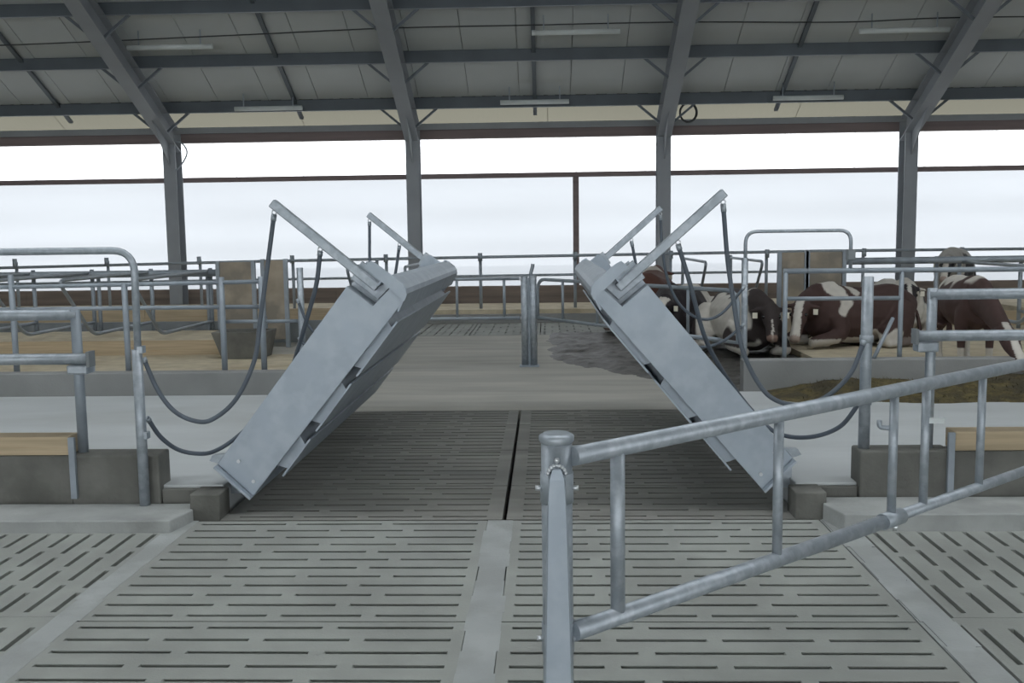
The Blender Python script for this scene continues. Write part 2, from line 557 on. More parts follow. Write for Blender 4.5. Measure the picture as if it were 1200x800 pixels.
set_tags(obj('wind_curtain', sheet(-15.4, 15.4, 0.56, 2.84, 20.62, 0.012, 9.0, 60, 24), 'curtain'), 'white translucent curtain closing the barn side below the middle rail', 'curtain', kind='structure')
uc = set_tags(obj('upper_sheet', sheet(-15.4, 15.4, 2.84, 3.66, 20.6, 0.006, 6.0, 60, 8), 'upper'), 'bright clear sheet strip above the middle rail under the eaves', 'sheet', kind='structure')
for i in range(22):
    x = -15 + 1.42 * i
    obj('seam', MB().box(x, x + 0.03, 20.575, 20.585, 2.86, 3.6), 'upper', uc)
set_tags(obj('trim_1', MB().box(-15.4, 15.4, 20.42, 20.56, 3.60, 3.79), 'brown', bevel=0.01), 'dark reddish brown eaves beam above the bright strip', kind='structure')
set_tags(obj('trim_2', MB().box(-15.4, 15.4, 20.45, 20.56, 2.795, 2.895), 'brown', bevel=0.01), 'brown middle rail between curtain and bright strip', kind='structure')
set_tags(obj('trim_3', MB().box(0.56, 0.68, 20.42, 20.55, 0.57, 2.795), 'brown', bevel=0.01), 'slim brown post in the middle bay of the curtain', kind='structure')

# ------------------------------------------------------------------ setting: roof
SL = 0.5
zp = lambda y: 3.85 + SL * (20.5 - y)   # centre line of the purlins
ceil_ = thing('ceiling', (0, 12, 8), kind='structure', label='grey panelled pitched roof seen from below')
pm = None
for i in range(31):
    x = -15.5 + i
    y0, y1 = 19.76, 7.0
    mb = MB()
    vs = []
    for y in (y0, y1):
        for dz in (0.13, 0.21):
            for xx in (x + 0.006, x + 0.994):
                vs.append((xx, y, zp(y) + dz))
    mb.add(vs, [(0, 1, 3, 2), (4, 6, 7, 5), (0, 4, 5, 1), (2, 3, 7, 6), (0, 2, 6, 4), (1, 5, 7, 3)])
    if pm is None:
        o = obj('roof_panel', mb, 'roof', ceil_)
        pm = o.data
        x_first = x
    else:
        piece('roof_panel', pm, ceil_, Vector((x - x_first, 0, 0)) + Vector((0, 12, 8)))
# backing sheet above the joints, far slope of the roof towards the camera side
bk = MB()
for (ya, za, yb, zb) in ((20.0, zp(20.0) + 0.22, 7.0, zp(7.0) + 0.22), (3.4, zp(7.0) + 0.22, -10.5, 3.9)):
    bk.add([(-15.5, ya, za), (15.5, ya, za), (15.5, yb, zb), (-15.5, yb, zb), (-15.5, ya, za + .05), (15.5, ya, za + .05), (15.5, yb, zb + .05), (-15.5, yb, zb + .05)],
           [(0, 1, 2, 3), (4, 7, 6, 5), (0, 4, 5, 1), (1, 5, 6, 2), (2, 6, 7, 3), (3, 7, 4, 0)])
obj('roof_deck', bk, 'roof', ceil_)
# profiled cream light panels at the eaves
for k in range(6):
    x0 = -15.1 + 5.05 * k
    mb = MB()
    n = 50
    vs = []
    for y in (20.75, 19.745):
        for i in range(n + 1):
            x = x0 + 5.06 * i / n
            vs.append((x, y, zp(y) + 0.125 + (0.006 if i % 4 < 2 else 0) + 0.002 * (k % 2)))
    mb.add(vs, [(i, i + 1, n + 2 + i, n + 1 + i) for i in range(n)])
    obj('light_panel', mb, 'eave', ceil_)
set_tags(obj('trim_4', MB().beam((-15.4, 20.44, 3.85), (15.4, 20.44, 3.85), 0.08, 0.125), 'frame'), 'thin grey eaves purlin above the brown beam', kind='structure')

for y, lb in ((19.75, 'lowest dark steel purlin just above the cream light strip'), (18.43, 'second dark steel purlin up from the eaves'), (17.10, 'third dark steel purlin along the top of the view'), (15.78, 'fourth steel purlin just above the view')):
    p = thing('purlin', (0, y, zp(y)), lb, 'purlin')
    obj('web', MB().box(-15.4, 15.4, y - 0.005, y + 0.005, zp(y) - 0.10, zp(y) + 0.115), 'purlin', p)
    obj('flange', MB().box(-15.4, 15.4, y - 0.06, y + 0.005, zp(y) - 0.108, zp(y) - 0.10), 'frame', p)
    obj('flange', MB().box(-15.4, 15.4, y - 0.005, y + 0.06, zp(y) + 0.112, zp(y) + 0.12), 'purlin', p)

# ------------------------------------------------------------------ portal frames
def portal(x, label):
    f = thing('portal_frame', (x, 20.2, 0), label, 'frame')
    c = MB()
    c.box(x - 0.13, x + 0.13, 20.02, 20.04, 0.02, 3.62)
    c.box(x - 0.13, x + 0.13, 20.36, 20.38, 0.02, 3.62)
    c.box(x - 0.012, x + 0.012, 20.035, 20.365, 0.02, 3.62)
    obj('column', c, 'frame', f)
    obj('base_plate', MB().box(x - 0.17, x + 0.17, 19.97, 20.395, 0.0, 0.02), 'frame', f)
    r = MB()
    ya, yb = 20.30, 5.2
    for h0, h1, hw in ((-0.55, -0.53, 0.14), (-0.10, -0.115, 0.14), (-0.54, -0.11, 0.012)):
        lo, hi = min(h0, h1), max(h0, h1)
        vs = [(x + i * hw, y, zp(y) + h) for y in (ya, yb) for h in (lo, hi) for i in (-1, 1)]
        r.add(vs, [(0, 1, 3, 2), (4, 6, 7, 5), (0, 4, 5, 1), (2, 3, 7, 6), (0, 2, 6, 4), (1, 5, 7, 3)])
    obj('rafter', r, 'frame', f)
    k = MB()
    k.add([(x - 0.01, 20.02, 3.1), (x + 0.01, 20.02, 3.1), (x + 0.01, 19.2, zp(19.2) - 0.54), (x - 0.01, 19.2, zp(19.2) - 0.54), (x + 0.01, 20.02, 3.55), (x - 0.01, 20.02, 3.55)],
          [(0, 1, 2, 3), (3, 2, 4, 5), (0, 3, 5), (1, 4, 2), (0, 5, 4, 1)])
    k.box(x - 0.12, x + 0.12, 20.385, 20.40, 3.35, 3.78)
    obj('knee_plate', k, 'frame', f)
    for y in (19.75, 18.43, 17.10):
        for s in (-1, 1):
            obj('fly_brace', MB().beam((x + s * 0.06, y - 0.02, zp(y) - 0.50), (x + s * 0.56, y - 0.02, zp(y) - 0.09), 0.045, 0.045, (0, 1, 0)), 'purlin', f)
    return f


for x, lb in ((-7.66, 'grey steel portal frame, leftmost column and rafter in view'), (-2.69, 'grey steel portal frame behind the left bridge leaf'), (2.38, 'grey steel portal frame behind the right bridge leaf'), (7.26, 'grey steel portal frame, rightmost column behind the cows'), (-12.6, 'grey steel portal frame just outside the view on the left'), (12.2, 'grey steel portal frame just outside the view on the right')):
    portal(x, lb)

for x, lb in ((-9.75, 'roof tie bar left of the leftmost portal frame'), (-4.96, 'roof tie bar between the two left portal frames'), (-0.2, 'roof tie bar above the middle of the passage'), (4.63, 'roof tie bar between the two right portal frames'), (9.6, 'roof tie bar right of the rightmost portal frame')):
    y0, y1 = 20.25, 14.0
    o = obj('tie_bar', MB().beam((x, y0, zp(y0) + 0.07), (x, y1, zp(y1) + 0.07), 0.075, 0.05), 'purlin', base=(x, y0, zp(y0)))
    set_tags(o, 'slim dark ' + lb, 'tie bar')


# ------------------------------------------------------------------ batten lights and cables under the roof
def batten(x, y, L, label):
    z = zp(y) - 0.15
    b = thing('batten_light', (x, y, z), label, 'light', 'batten lights under the roof')
    obj('housing', MB().prism_y([(-0.04, 0.05), (-0.06, 0.0), (0.06, 0.0), (0.04, 0.05)], -L / 2, L / 2), 'lamp', b)
    b.children[0].data.transform(Matrix.Rotation(PI / 2, 4, 'Z'))
    b.children[0].data.transform(Matrix.Translation((x, y, z)))
    b.children[0].data.transform(Matrix.Translation((-x, -y, -z)))
    b.children[0].location = (0, 0, 0)
    b.children[0].data.transform(Matrix.Translation((x, y, z)))
    obj('diffuser', MB().tube([(x - L / 2 + 0.03, y, z - 0.012), (x + L / 2 - 0.03, y, z - 0.012)], 0.045, 10), 'lamp', b)
    for s in (-1, 1):
        obj('hanger', MB().beam((x + s * L * 0.35, y, z + 0.03), (x + s * L * 0.35, y, z + 0.30), 0.02, 0.02, (0, 1, 0)), 'zinc_far', b)
    return b


for a in ((-5.45, 19.55, 1.4, 'unlit white batten light at the lowest purlin, left of centre'), (-0.2, 19.5, 1.4, 'unlit white batten light at the lowest purlin, above the passage centre'), (5.08, 19.52, 1.4, 'unlit white batten light at the lowest purlin, right of centre'),
          (-6.7, 17.8, 1.6, 'unlit white batten light high on the left beside the leftmost rafter'), (0.55, 17.63, 1.6, 'unlit white batten light high in the middle of the roof'), (6.25, 17.75, 1.6, 'unlit white batten light high on the right beside the rightmost rafter')):
    batten(*a)
for pts, lb in (([(-12, 17.75, 5.1), (-9.7, 17.75, 5.12), (-7.66, 17.75, 5.16), (-6, 17.75, 5.2), (-4.9, 17.72, 5.22), (-2.69, 17.7, 5.27), (-0.3, 17.65, 5.26), (2.38, 17.7, 5.27), (5.2, 17.74, 5.22), (7.26, 17.75, 5.26), (12, 17.75, 5.2)], 'thin dark cable strung under the roof between the upper lights'),):
    set_tags(obj('cable', MB().tube(spline(pts, 5), 0.012, 6), 'cable', base=pts[0]), lb, 'cable')
coil = MB()
cc = Vector((2.83, 19.86, 3.98))
coil.tube([cc + Vector((math.cos(a) * 0.17, 0.01 * math.sin(3 * a), math.sin(a) * 0.19)) for a in [2 * PI * i / 28 for i in range(28)]], 0.016, 7, closed=True)
coil.tube([cc + Vector((math.cos(a) * 0.155, 0.03, math.sin(a) * 0.175)) for a in [2 * PI * i / 28 for i in range(28)]], 0.014, 7, closed=True)
set_tags(obj('cable_coil', coil, 'cable', base=cc), 'coil of dark cable hung beside the right middle column at the eaves', 'cable')
set_tags(obj('cable', MB().tube(spline([(-7.50, 19.98, 3.6), (-7.36, 19.98, 3.55), (-7.27, 19.98, 3.38), (-7.36, 19.98, 3.18), (-7.52, 19.98, 3.02)], 6), 0.016, 7), 'zinc_far', base=(-7.4, 19.9, 3.3)), 'short looped cable at the top of the leftmost column', 'cable')


# ------------------------------------------------------------------ bridge leaves
def leaf(O, ang, sgn, label, deep):
    """folding bridge leaf: u runs up the deck from the hinge, v is away from the passage"""
    ca, sa = math.cos(ang), math.sin(ang)
    def P(u, v):
        return (O[0] + (u * ca - v * sa) * sgn, O[1] + u * sa + v * ca)
    root = thing('bridge_leaf', (O[0], 5.6, 0.0), label, 'bridge')
    y0, y1 = 5.6, 8.75
    def pr(poly, a, b):
        return MB().prism_y([P(u, v) for u, v in poly], a, b)
    d = deep
    side = [(0, 0), (1.485, -0.03), (1.50, 0.0), (1.50, d - 0.02), (1.46, d), (0.03, d - 0.005)]
    front = [(0, 0), (1.485, -0.03), (1.50, 0.0), (1.50, d - 0.21), (1.335, d - 0.19), (1.335, d - 0.002), (0.03, d - 0.005)]
    obj('side_plate', pr(front, y0, y0 + 0.012), 'zinc_leaf', root, bevel=0.003)
    pk = pr([(1.322, d - 0.20), (1.335, d - 0.19), (1.335, d - 0.002), (1.322, d - 0.002)], y0 + 0.012, y0 + 0.17)
    pk.prism_y([P(u, v) for u, v in [(1.335, d - 0.19), (1.322, d - 0.20), (1.50, d - 0.22), (1.50, d - 0.21)]], y0 + 0.012, y0 + 0.17)
    pk.prism_y([P(u, v) for u, v in [(1.335, d - 0.19), (1.50, d - 0.21), (1.50, d + 0.01), (1.335, d + 0.0)]], y0 + 0.158, y0 + 0.17)
    obj('post_pocket', pk, 'zinc', root)
    obj('side_plate', pr(side, y1 - 0.012, y1), 'zinc_leaf', root, bevel=0.003)
    dd = 0.135                      # the deck lies between the side plates, which stand up as kerbs
    dk = pr([(0.02, dd - 0.03), (1.32, dd - 0.03), (1.32, dd - 0.016), (0.02, dd - 0.016)], y0 + 0.013, y1 - 0.013)
    dk.prism_y([P(u, v) for u, v in [(1.32, dd - 0.03), (1.47, dd - 0.03), (1.47, dd - 0.016), (1.32, dd - 0.016)]], y0 + 0.171, y1 - 0.013)
    obj('deck_plate', dk, 'zinc_leaf', root)
    # underside sheet and channels
    obj('underside_sheet', pr([(0.05, 0.02), (1.44, 0.0), (1.44, 0.012), (0.05, 0.032)], y0 + 0.05, y1 - 0.013), 'zinc_leaf', root)
    for u0, u1 in ((0.19, 0.47), (0.53, 0.885), (0.94, 1.34)):
        c = pr([(u0 + 0.02, 0.012), (u0 + 0.05, -0.06), (u1 - 0.05, -0.06), (u1 - 0.02, 0.012)], y0 + 0.06, y1 + 0.01)
        ch = obj('cross_channel', c, 'zinc_leaf', root)
        f = pr([(u0, -0.072), (u1, -0.072), (u1, -0.061), (u0, -0.061)], y0 + 0.035, y1 + 0.05)
        obj('lip', f, 'zinc_leaf', ch)
    # nose channel along the tip
    nz = [(1.51, -0.02), (1.535, 0.0), (1.545, 0.03), (1.545, dd - 0.05), (1.53, dd - 0.008), (1.50, dd + 0.01), (1.45, dd + 0.01), (1.45, dd), (1.495, dd), (1.515, dd - 0.016), (1.53, dd - 0.053), (1.53, 0.035), (1.52, 0.01), (1.505, -0.008), (1.40, -0.034), (1.40, -0.046)]
    nose = obj('nose_channel', pr(nz, y0 - 0.02, y1 + 0.03), 'zinc_leaf', root)
    for ya, h in ((y0 - 0.029, d), (y1 + 0.031, dd + 0.03)):
        obj('nose_cap', pr([(1.47, -0.035), (1.51, -0.025), (1.547, 0.03), (1.547, h - 0.06), (1.54, h - 0.03), (1.49, h - 0.02)], ya, ya + 0.008), 'zinc_leaf', nose)
    obj('end_plate', pr([(-0.014, 0.0), (-0.001, 0.0), (0.025, d - 0.005), (0.012, d - 0.005)], y0 - 0.05, y1), 'zinc_leaf', root)
    for ya in (y0 + 0.004, y1 - 0.016):
        obj('hinge_lug', pr([(0.03, d - 0.003), (0.012, d + 0.045), (0.05, d + 0.05), (0.10, d - 0.003)], ya, ya + 0.05), 'zinc', root)
    for ya in (5.75, 6.75, 7.7, 8.6):
        h = MB()
        p = P(0.0, d * 0.55)
        h.box(min(p[0], O[0] - sgn * 0.205), max(p[0], O[0] - sgn * 0.205) + 0.001, ya, ya + 0.03, p[1] - 0.12, p[1])
        obj('hinge_bracket', h, 'zinc', root)
    eyes = []
    # handrail posts at both sides, hoses hang from them
    for ya, yb, ym in ((y0 + 0.125, y0 + 0.157, y0 + 0.092), (y1 + 0.001, y1 + 0.075, y1 + 0.04)):
        br = MB()
        bx = [(1.365, d - 0.18), (1.485, d - 0.195), (1.488, d + 0.03), (1.365, d + 0.02)]
        br.prism_y([P(u, v) for u, v in bx], ya, yb)
        b = obj('post_socket', br, 'zinc', root, bevel=0.003)
        a0, a1 = P(1.425, d - 0.14), P(1.45, 0.925)
        po = obj('rail_post', MB().beam((a0[0], ym, a0[1]), (a1[0], ym, a1[1]), 0.052, 0.062, (0, 1, 0)), 'zinc', root, bevel=0.006)
        e1 = P(1.412, 0.885)
        obj('hose_eye', MB().tube([(e1[0] + 0.013 * math.cos(t), ym, e1[1] + 0.013 * math.sin(t)) for t in [2 * PI * i / 12 for i in range(12)]], 0.004, 6, closed=True), 'bolt', po)
        e2 = P(1.402, 0.545)
        eyes += [(e1[0], ym, e1[1] - 0.012), (e2[0], ym, e2[1] - 0.012)]
        obj('hose_eye', MB().tube([(e2[0] + 0.013 * math.cos(t), ym, e2[1] + 0.013 * math.sin(t)) for t in [2 * PI * i / 12 for i in range(12)]], 0.004, 6, closed=True), 'bolt', po)
    for u, v in ((0.075, 0.05), (0.12, 0.19)):
        q = P(u, v)
        obj('bolt', MB().tube([(q[0], y0 - 0.012, q[1]), (q[0], y0 + 0.001, q[1])], 0.011, 8), 'bolt', root)
    return eyes


eyes_l = leaf((-1.74, 0.096), math.radians(52.3), 1, 'raised galvanised bridge leaf on the left, leaning outwards over the left alley edge', 0.285)
eyes_r = leaf((1.235, 0.126), math.radians(50.2), -1, 'raised galvanised bridge leaf on the right, in front of the cows', 0.255)

HOSES = [
    ([(-1.562, 5.555, 1.775), (-1.602, 5.555, 1.503), (-1.656, 5.555, 1.159), (-1.696, 5.555, 0.91), (-1.806, 5.555, 0.684), (-1.938, 5.555, 0.569), (-2.04, 5.555, 0.554), (-2.164, 5.555, 0.611), (-2.259, 5.555, 0.738), (-2.33, 5.545, 0.931)], 'long grey hose from the left front rail post tip, upper loop to the hoop post'),
    ([(-1.313, 5.555, 1.545), (-1.34, 5.57, 1.353), (-1.416, 5.66, 1.15), (-1.535, 5.9, 0.933), (-1.675, 6.22, 0.739), (-1.86, 6.28, 0.481), (-1.97, 6.1, 0.36), (-2.04, 5.92, 0.31), (-2.11, 5.82, 0.303), (-2.227, 5.75, 0.342), (-2.30, 5.66, 0.442), (-2.33, 5.555, 0.576)], 'grey hose from halfway up the left front rail post, lower loop to the hoop post'),
    ([(1.005, 5.555, 1.78), (1.028, 5.555, 1.471), (1.06, 5.555, 1.229), (1.106, 5.555, 0.96), (1.191, 5.555, 0.762), (1.29, 5.555, 0.657), (1.436, 5.555, 0.626), (1.581, 5.555, 0.675), (1.713, 5.555, 0.807), (1.79, 5.58, 0.988)], 'long grey hose from the right front rail post tip, upper loop to the tall post'),
    ([(0.765, 5.555, 1.565), (0.832, 5.57, 1.329), (0.925, 5.7, 1.027), (1.045, 5.95, 0.82), (1.215, 6.25, 0.591), (1.345, 6.28, 0.43), (1.44, 6.1, 0.35), (1.58, 5.9, 0.368), (1.721, 5.76, 0.46), (1.80, 5.64, 0.633)], 'grey hose from halfway up the right front rail post, lower loop to the tall post'),
    ([(-1.493, 8.79, 1.77), (-1.523, 8.79, 1.514), (-1.562, 8.8, 1.21), (-1.655, 8.82, 0.942), (-1.854, 8.85, 0.752), (-2.049, 8.88, 0.715), (-2.178, 8.9, 0.793), (-2.29, 8.93, 1.052)], 'hose from the tip of the left rear rail post'),
    ([(-1.27, 8.79, 1.556), (-1.33, 8.8, 1.283), (-1.422, 8.82, 0.978), (-1.624, 8.84, 0.672), (-1.861, 8.86, 0.519), (-2.056, 8.88, 0.505), (-2.186, 8.9, 0.584), (-2.29, 8.93, 0.696)], 'hose from halfway up the left rear rail post'),
    ([(0.955, 8.79, 1.80), (0.994, 8.8, 1.482), (1.07, 8.82, 1.18), (1.207, 8.84, 0.951), (1.396, 8.86, 0.835), (1.584, 8.9, 0.886), (1.80, 8.98, 1.124)], 'hose from the tip of the right rear rail post'),
    ([(0.76, 8.79, 1.56), (0.829, 8.8, 1.228), (0.942, 8.82, 0.916), (1.132, 8.84, 0.685), (1.36, 8.86, 0.583), (1.586, 8.9, 0.627), (1.80, 8.98, 0.775)], 'hose from halfway up the right rear rail post'),
]
EYES = [eyes_l[0], eyes_l[1], eyes_r[0], eyes_r[1], eyes_l[2], eyes_l[3], eyes_r[2], eyes_r[3]]
for (pts, lb), eye in zip(HOSES, EYES):
    n = len(pts)
    d0 = Vector(eye) - Vector(pts[0])
    # hang each hose from its eye, easing back to the measured line further down
    pts = [Vector(p) + d0 * max(0, 1 - i / (0.45 * n)) for i, p in enumerate(pts)]
    h = thing('hose', pts[0], lb, 'hose', 'railing hoses of the bridge')
    sp = spline(pts, 7)
    obj('hose_body', MB().tube(sp, 0.0135, 9), 'hose', h)
    for a, b in ((sp[0], sp[2]), (sp[-1], sp[-3])):
        obj('hose_clamp', MB().tube([a, a + (b - a) * 0.5], 0.0165, 9), 'zinc', h)


# ------------------------------------------------------------------ front gate and its post
gp = thing('gate_post', (0.025, 2.85, 0), 'round galvanised gate post with cap in the right foreground', 'post')
obj('post_tube', MB().tube([(0.025, 2.85, 0), (0.025, 2.85, 1.0)], 0.046, 24), 'zinc', gp)
obj('cap', MB().tube([(0.025, 2.85, 0.992), (0.025, 2.85, 1.0), (0.025, 2.85, 1.014), (0.025, 2.85, 1.022)], [0.046, 0.052, 0.052, 0.040], 24), 'zinc', gp, label='slightly wider lid of the post')
fb = MB()  # tapered strip on the front of the tube, wider towards the floor
for z, hw, yy in ((0.0, 0.050, 2.775), (0.80, 0.030, 2.785), (0.895, 0.025, 2.787), (0.925, 0.014, 2.795)):
    fb.v += [(0.025 - hw, 2.822, z), (0.025 - hw * 0.88, yy, z), (0.025 + hw * 0.88, yy, z), (0.025 + hw, 2.822, z)]
for i in range(3):
    for j in range(3):
        fb.f.append((i * 4 + j, i * 4 + j + 1, i * 4 + j + 5, i * 4 + j + 4))
        fb.sm.append(False)
fb.f += [(0, 1, 2, 3), (15, 14, 13, 12)]
fb.sm += [False, False]
obj('front_strip', fb, 'zinc_leaf', gp, label='pale tapered strip on the front of the post', bevel=0.002)
wd = MB()
for i in range(9):
    a = PI * (0.1 + 0.8 * i / 8)
    wd.ball((0.025 + 0.027 * math.cos(a), 2.806, 0.90 + 0.034 * math.sin(a)), 0.0065, 6)
wd.ball((0.025, 2.803, 0.95), 0.009, 6)
obj('weld_bead', wd, 'bolt', gp, label='bright weld spatter')
for z in (0.86, 0.40):
    cl = obj('clamp_band', MB().tube([(0.025, 2.85, z - 0.045), (0.025, 2.85, z + 0.045)], 0.0495, 24), 'zinc', gp)
    for s in (-1, 1):
        obj('clamp_bolt', MB().tube([(0.025 + s * 0.045, 2.835, z), (0.025 + s * 0.064, 2.835, z)], 0.008, 8), 'bolt', cl)
gx = lambda t, z: (0.08 + 0.754 * t, 2.84 + 0.656 * t, z)
gt = thing('swing_gate', gx(0, 0.42), 'open galvanised tube gate slanting back to the right from the foreground post', 'gate')
TZ, BZ = 0.955, 0.42
obj('top_rail', MB().tube([gx(-0.01, TZ), gx(3.35, TZ)], 0.0285, 16), 'zinc', gt)
obj('bottom_rail', MB().tube([gx(-0.01, BZ), gx(1.74, BZ)], 0.0285, 16), 'zinc', gt)
obj('bottom_rail', MB().tube([gx(1.70, BZ + 0.003), gx(3.35, BZ + 0.003)], 0.0235, 16), 'zinc', gt)
sl = obj('slide_collar', MB().tube([gx(1.70, BZ), gx(1.84, BZ)], 0.034, 16), 'zinc', gt)
obj('collar_bolt', MB().tube([gx(1.80, BZ - 0.055), gx(1.80, BZ - 0.03)], 0.012, 8), 'bolt', sl)
for t, r in ((0.175, 0.023), (0.99, 0.018), (1.765, 0.018), (2.02, 0.018), (2.52, 0.018)):
    obj('upright', MB().tube([gx(t, BZ), gx(t, TZ)], r, 14), 'zinc', gt)
obj('end_upright', MB().tube([gx(3.33, BZ), gx(3.33, TZ)], 0.024, 14), 'zinc', gt)
obj('catch', MB().beam(gx(2.02, 0.80), (gx(2.02, 0)[0] + 0.075, gx(2.02, 0)[1] + 0.0, 0.80), 0.03, 0.022), 'lamp', gt, label='white catch on the upright')
obj('latch_hook', MB().tube(bend([gx(1.765, 0.80), (1.36, 4.02, 0.80), (1.36, 4.02, 0.83)], 0.02), 0.010, 8), 'zinc', gt)
for z in (TZ, BZ):
    obj('hinge_eye', MB().beam((0.07, 2.85, z), gx(0.05, z), 0.03, 0.05), 'zinc', gt)


# ------------------------------------------------------------------ front fences beside the bridge
f = thing('pipe_fence', (-2.7, 5.53, 0.07), 'galvanised pipe fence with tall hoop at the left front of the alley', 'fence')
obj('hoop_post', MB().tube([(-2.355, 5.52, 0.067), (-2.355, 5.52, 0.98)], 0.030, 14), 'zinc', f)
obj('hoop', MB().tube(bend([(-2.350, 5.52, 0.9), (-2.342, 5.52, 1.547), (-3.85, 5.52, 1.547), (-3.85, 5.52, 0.067)], 0.13), 0.0205, 12), 'zinc', f)
obj('fence_post', MB().tube([(-2.765, 5.65, 0.356), (-2.765, 5.65, 1.205)], 0.030, 14), 'zinc_far', f)
obj('rail', MB().tube([(-4.7, 5.65, 1.175), (-2.75, 5.65, 1.175)], 0.033, 14), 'zinc', f)
rr = obj('rail', MB().tube([(-4.7, 5.595, 0.92), (-2.67, 5.595, 0.92)], 0.033, 14), 'zinc', f)
obj('end_cap', MB().box(-2.673, -2.655, 5.555, 5.635, 0.875, 0.965), 'board', rr)
obj('clamp', MB().box(-2.80, -2.68, 5.57, 5.69, 0.83, 0.885), 'zinc', f, bevel=0.01)
obj('fence_post', MB().tube([(-4.66, 5.65, 0.463), (-4.66, 5.65, 1.205)], 0.030, 14), 'zinc_far', f)
for z in (0.10, 0.6):
    obj('hose_bracket', MB().box(-2.345, -2.315, 5.50, 5.55, z + 0.36, z + 0.40), 'zinc', f)

f = thing('pipe_fence', (2.0, 5.64, 0.355), 'galvanised pipe fence with two posts on the right kerb behind the gate', 'fence')
obj('fence_post', MB().tube([(1.826, 5.65, 0.356), (1.826, 5.65, 1.345)], 0.032, 14), 'zinc', f)
for z in (0.63, 0.99):
    obj('hose_bracket', MB().tube([(1.826, 5.65, z - 0.02), (1.826, 5.65, z + 0.02)], 0.038, 14), 'zinc', f)
obj('fence_post', MB().tube([(2.19, 5.65, 0.356), (2.19, 5.65, 1.275)], 0.028, 14), 'zinc', f)
obj('rail', MB().tube([(2.17, 5.65, 1.24), (4.7, 5.65, 1.24)], 0.031, 14), 'zinc', f)
rr = obj('rail', MB().tube([(2.085, 5.592, 1.01), (4.7, 5.592, 1.01)], 0.031, 14), 'zinc', f)
obj('end_cap', MB().box(2.07, 2.087, 5.555, 5.63, 0.965, 1.05), 'board', rr)
obj('clamp', MB().box(2.10, 2.22, 5.60, 5.69, 0.915, 0.975), 'zinc', f, bevel=0.01)
obj('fence_post', MB().tube([(4.66, 5.65, 0.463), (4.66, 5.65, 1.275)], 0.028, 14), 'zinc', f)

# ------------------------------------------------------------------ far fences along the back kerb
f = thing('feed_fence', (-3.5, 9.17, 0.12), 'galvanised three rail feed fence behind the left kerb', 'fence')
for x, zt in ((-5.09, 1.3), (-4.0, 1.2), (-3.07, 1.25), (-2.69, 1.25)):
    obj('fence_post', MB().tube([(x, 9.17, 0.12), (x, 9.17, zt)], 0.028, 10), 'zinc_far', f)
obj('rail', MB().tube([(-6.9, 9.17, 1.16), (-2.69, 9.17, 1.205)], 0.021, 10), 'zinc_far', f)
obj('rail', MB().tube([(-6.9, 9.21, 0.965), (-2.69, 9.21, 0.965)], 0.021, 10), 'zinc_far', f)
obj('rail', MB().tube([(-3.07, 9.21, 0.825), (-2.35, 9.21, 0.825)], 0.018, 10), 'zinc_far', f)
obj('fence_post', MB().tube([(-6.9, 9.17, 0.12), (-6.9, 9.17, 1.3)], 0.028, 10), 'zinc_far', f)
p = obj('bridge_post', MB().tube([(-2.32, 8.97 + 0.21, 0.12), (-2.32, 9.18, 1.33)], 0.031, 12), 'zinc', base=(-2.32, 9.18, 0.12))
set_tags(p, 'single galvanised post on the far left alley corner, between leaf and feed fence', 'post')

f = thing('feed_fence', (2.3, 9.17, 0.0), 'galvanised feed fence with arched hoop behind the right kerb', 'fence')
obj('hoop_post', MB().tube([(1.835, 9.17, 0.0), (1.835, 9.17, 1.37)], 0.030, 12), 'zinc', f)
obj('hoop', MB().tube(bend([(1.838, 9.17, 1.3), (1.838, 9.17, 1.613), (2.80, 9.17, 1.613), (2.80, 9.17, 1.25)], 0.11), 0.0165, 10), 'zinc', f)
obj('hoop_clamp', MB().box(2.765, 2.835, 9.13, 9.21, 1.34, 1.44), 'board', f, bevel=0.01)
for x in (2.21, 3.27, 4.5, 6.0):
    obj('fence_post', MB().tube([(x, 9.17, 0.12), (x, 9.17, 1.255)], 0.022, 10), 'zinc_far', f)
obj('rail', MB().tube([(2.19, 9.17, 1.245), (6.05, 9.17, 1.235)], 0.025, 10), 'zinc_far', f)
obj('rail', MB().tube([(2.21, 9.17, 0.99), (3.27, 9.17, 0.985)], 0.020, 10), 'zinc_far', f)
obj('strut', MB().tube([(3.20, 9.17, 0.80), (2.98, 9.0, 0.45)], 0.018, 8), 'zinc_far', f)

# centre posts and gates across the passage
cp = thing('double_post', (-0.22, 12.0, 0), 'pair of galvanised gate posts standing in the middle of the passage', 'post')
for x in (-0.272, -0.165):
    obj('post_tube', MB().tube([(x, 12.0, 0.02), (x, 12.0, 1.11)], 0.043, 16), 'zinc', cp)
obj('web_plate', MB().box(-0.24, -0.20, 11.99, 12.01, 0.02, 1.09), 'zinc_far', cp)
obj('base_plate', MB().box(-0.34, -0.10, 11.93, 12.07, 0, 0.02), 'zinc_far', cp)
obj('latch', MB().tube(spline([(-0.2, 12, 1.05), (-0.19, 12, 1.15), (-0.17, 12, 1.22), (-0.165, 12, 1.26)], 4), 0.022, 8), 'zinc_far', cp)
for z in (1.08, 0.60):
    obj('hinge_bolt', MB().tube([(-0.325, 12.0, z), (-0.29, 12.0, z)], 0.02, 8), 'bolt', cp)
g = thing('cross_gate', (-0.35, 12, 0.6), 'closed tube gate left of the double post at the far passage', 'gate')
obj('top_rail', MB().tube([(-0.33, 12, 1.083), (-2.4, 12, 1.083)], 0.021, 10), 'zinc_far', g)
obj('bottom_rail', MB().tube([(-0.33, 12, 0.60), (-2.4, 12, 0.60)], 0.021, 10), 'zinc_far', g)
for x in (-0.52, -1.10, -1.75, -2.38):
    obj('upright', MB().tube([(x, 12, 0.60), (x, 12, 1.083)], 0.017, 8), 'zinc_far', g)
g = thing('cross_gate', (-0.08, 12, 0.6), 'open tube gate swung from the double post towards the right leaf', 'gate')
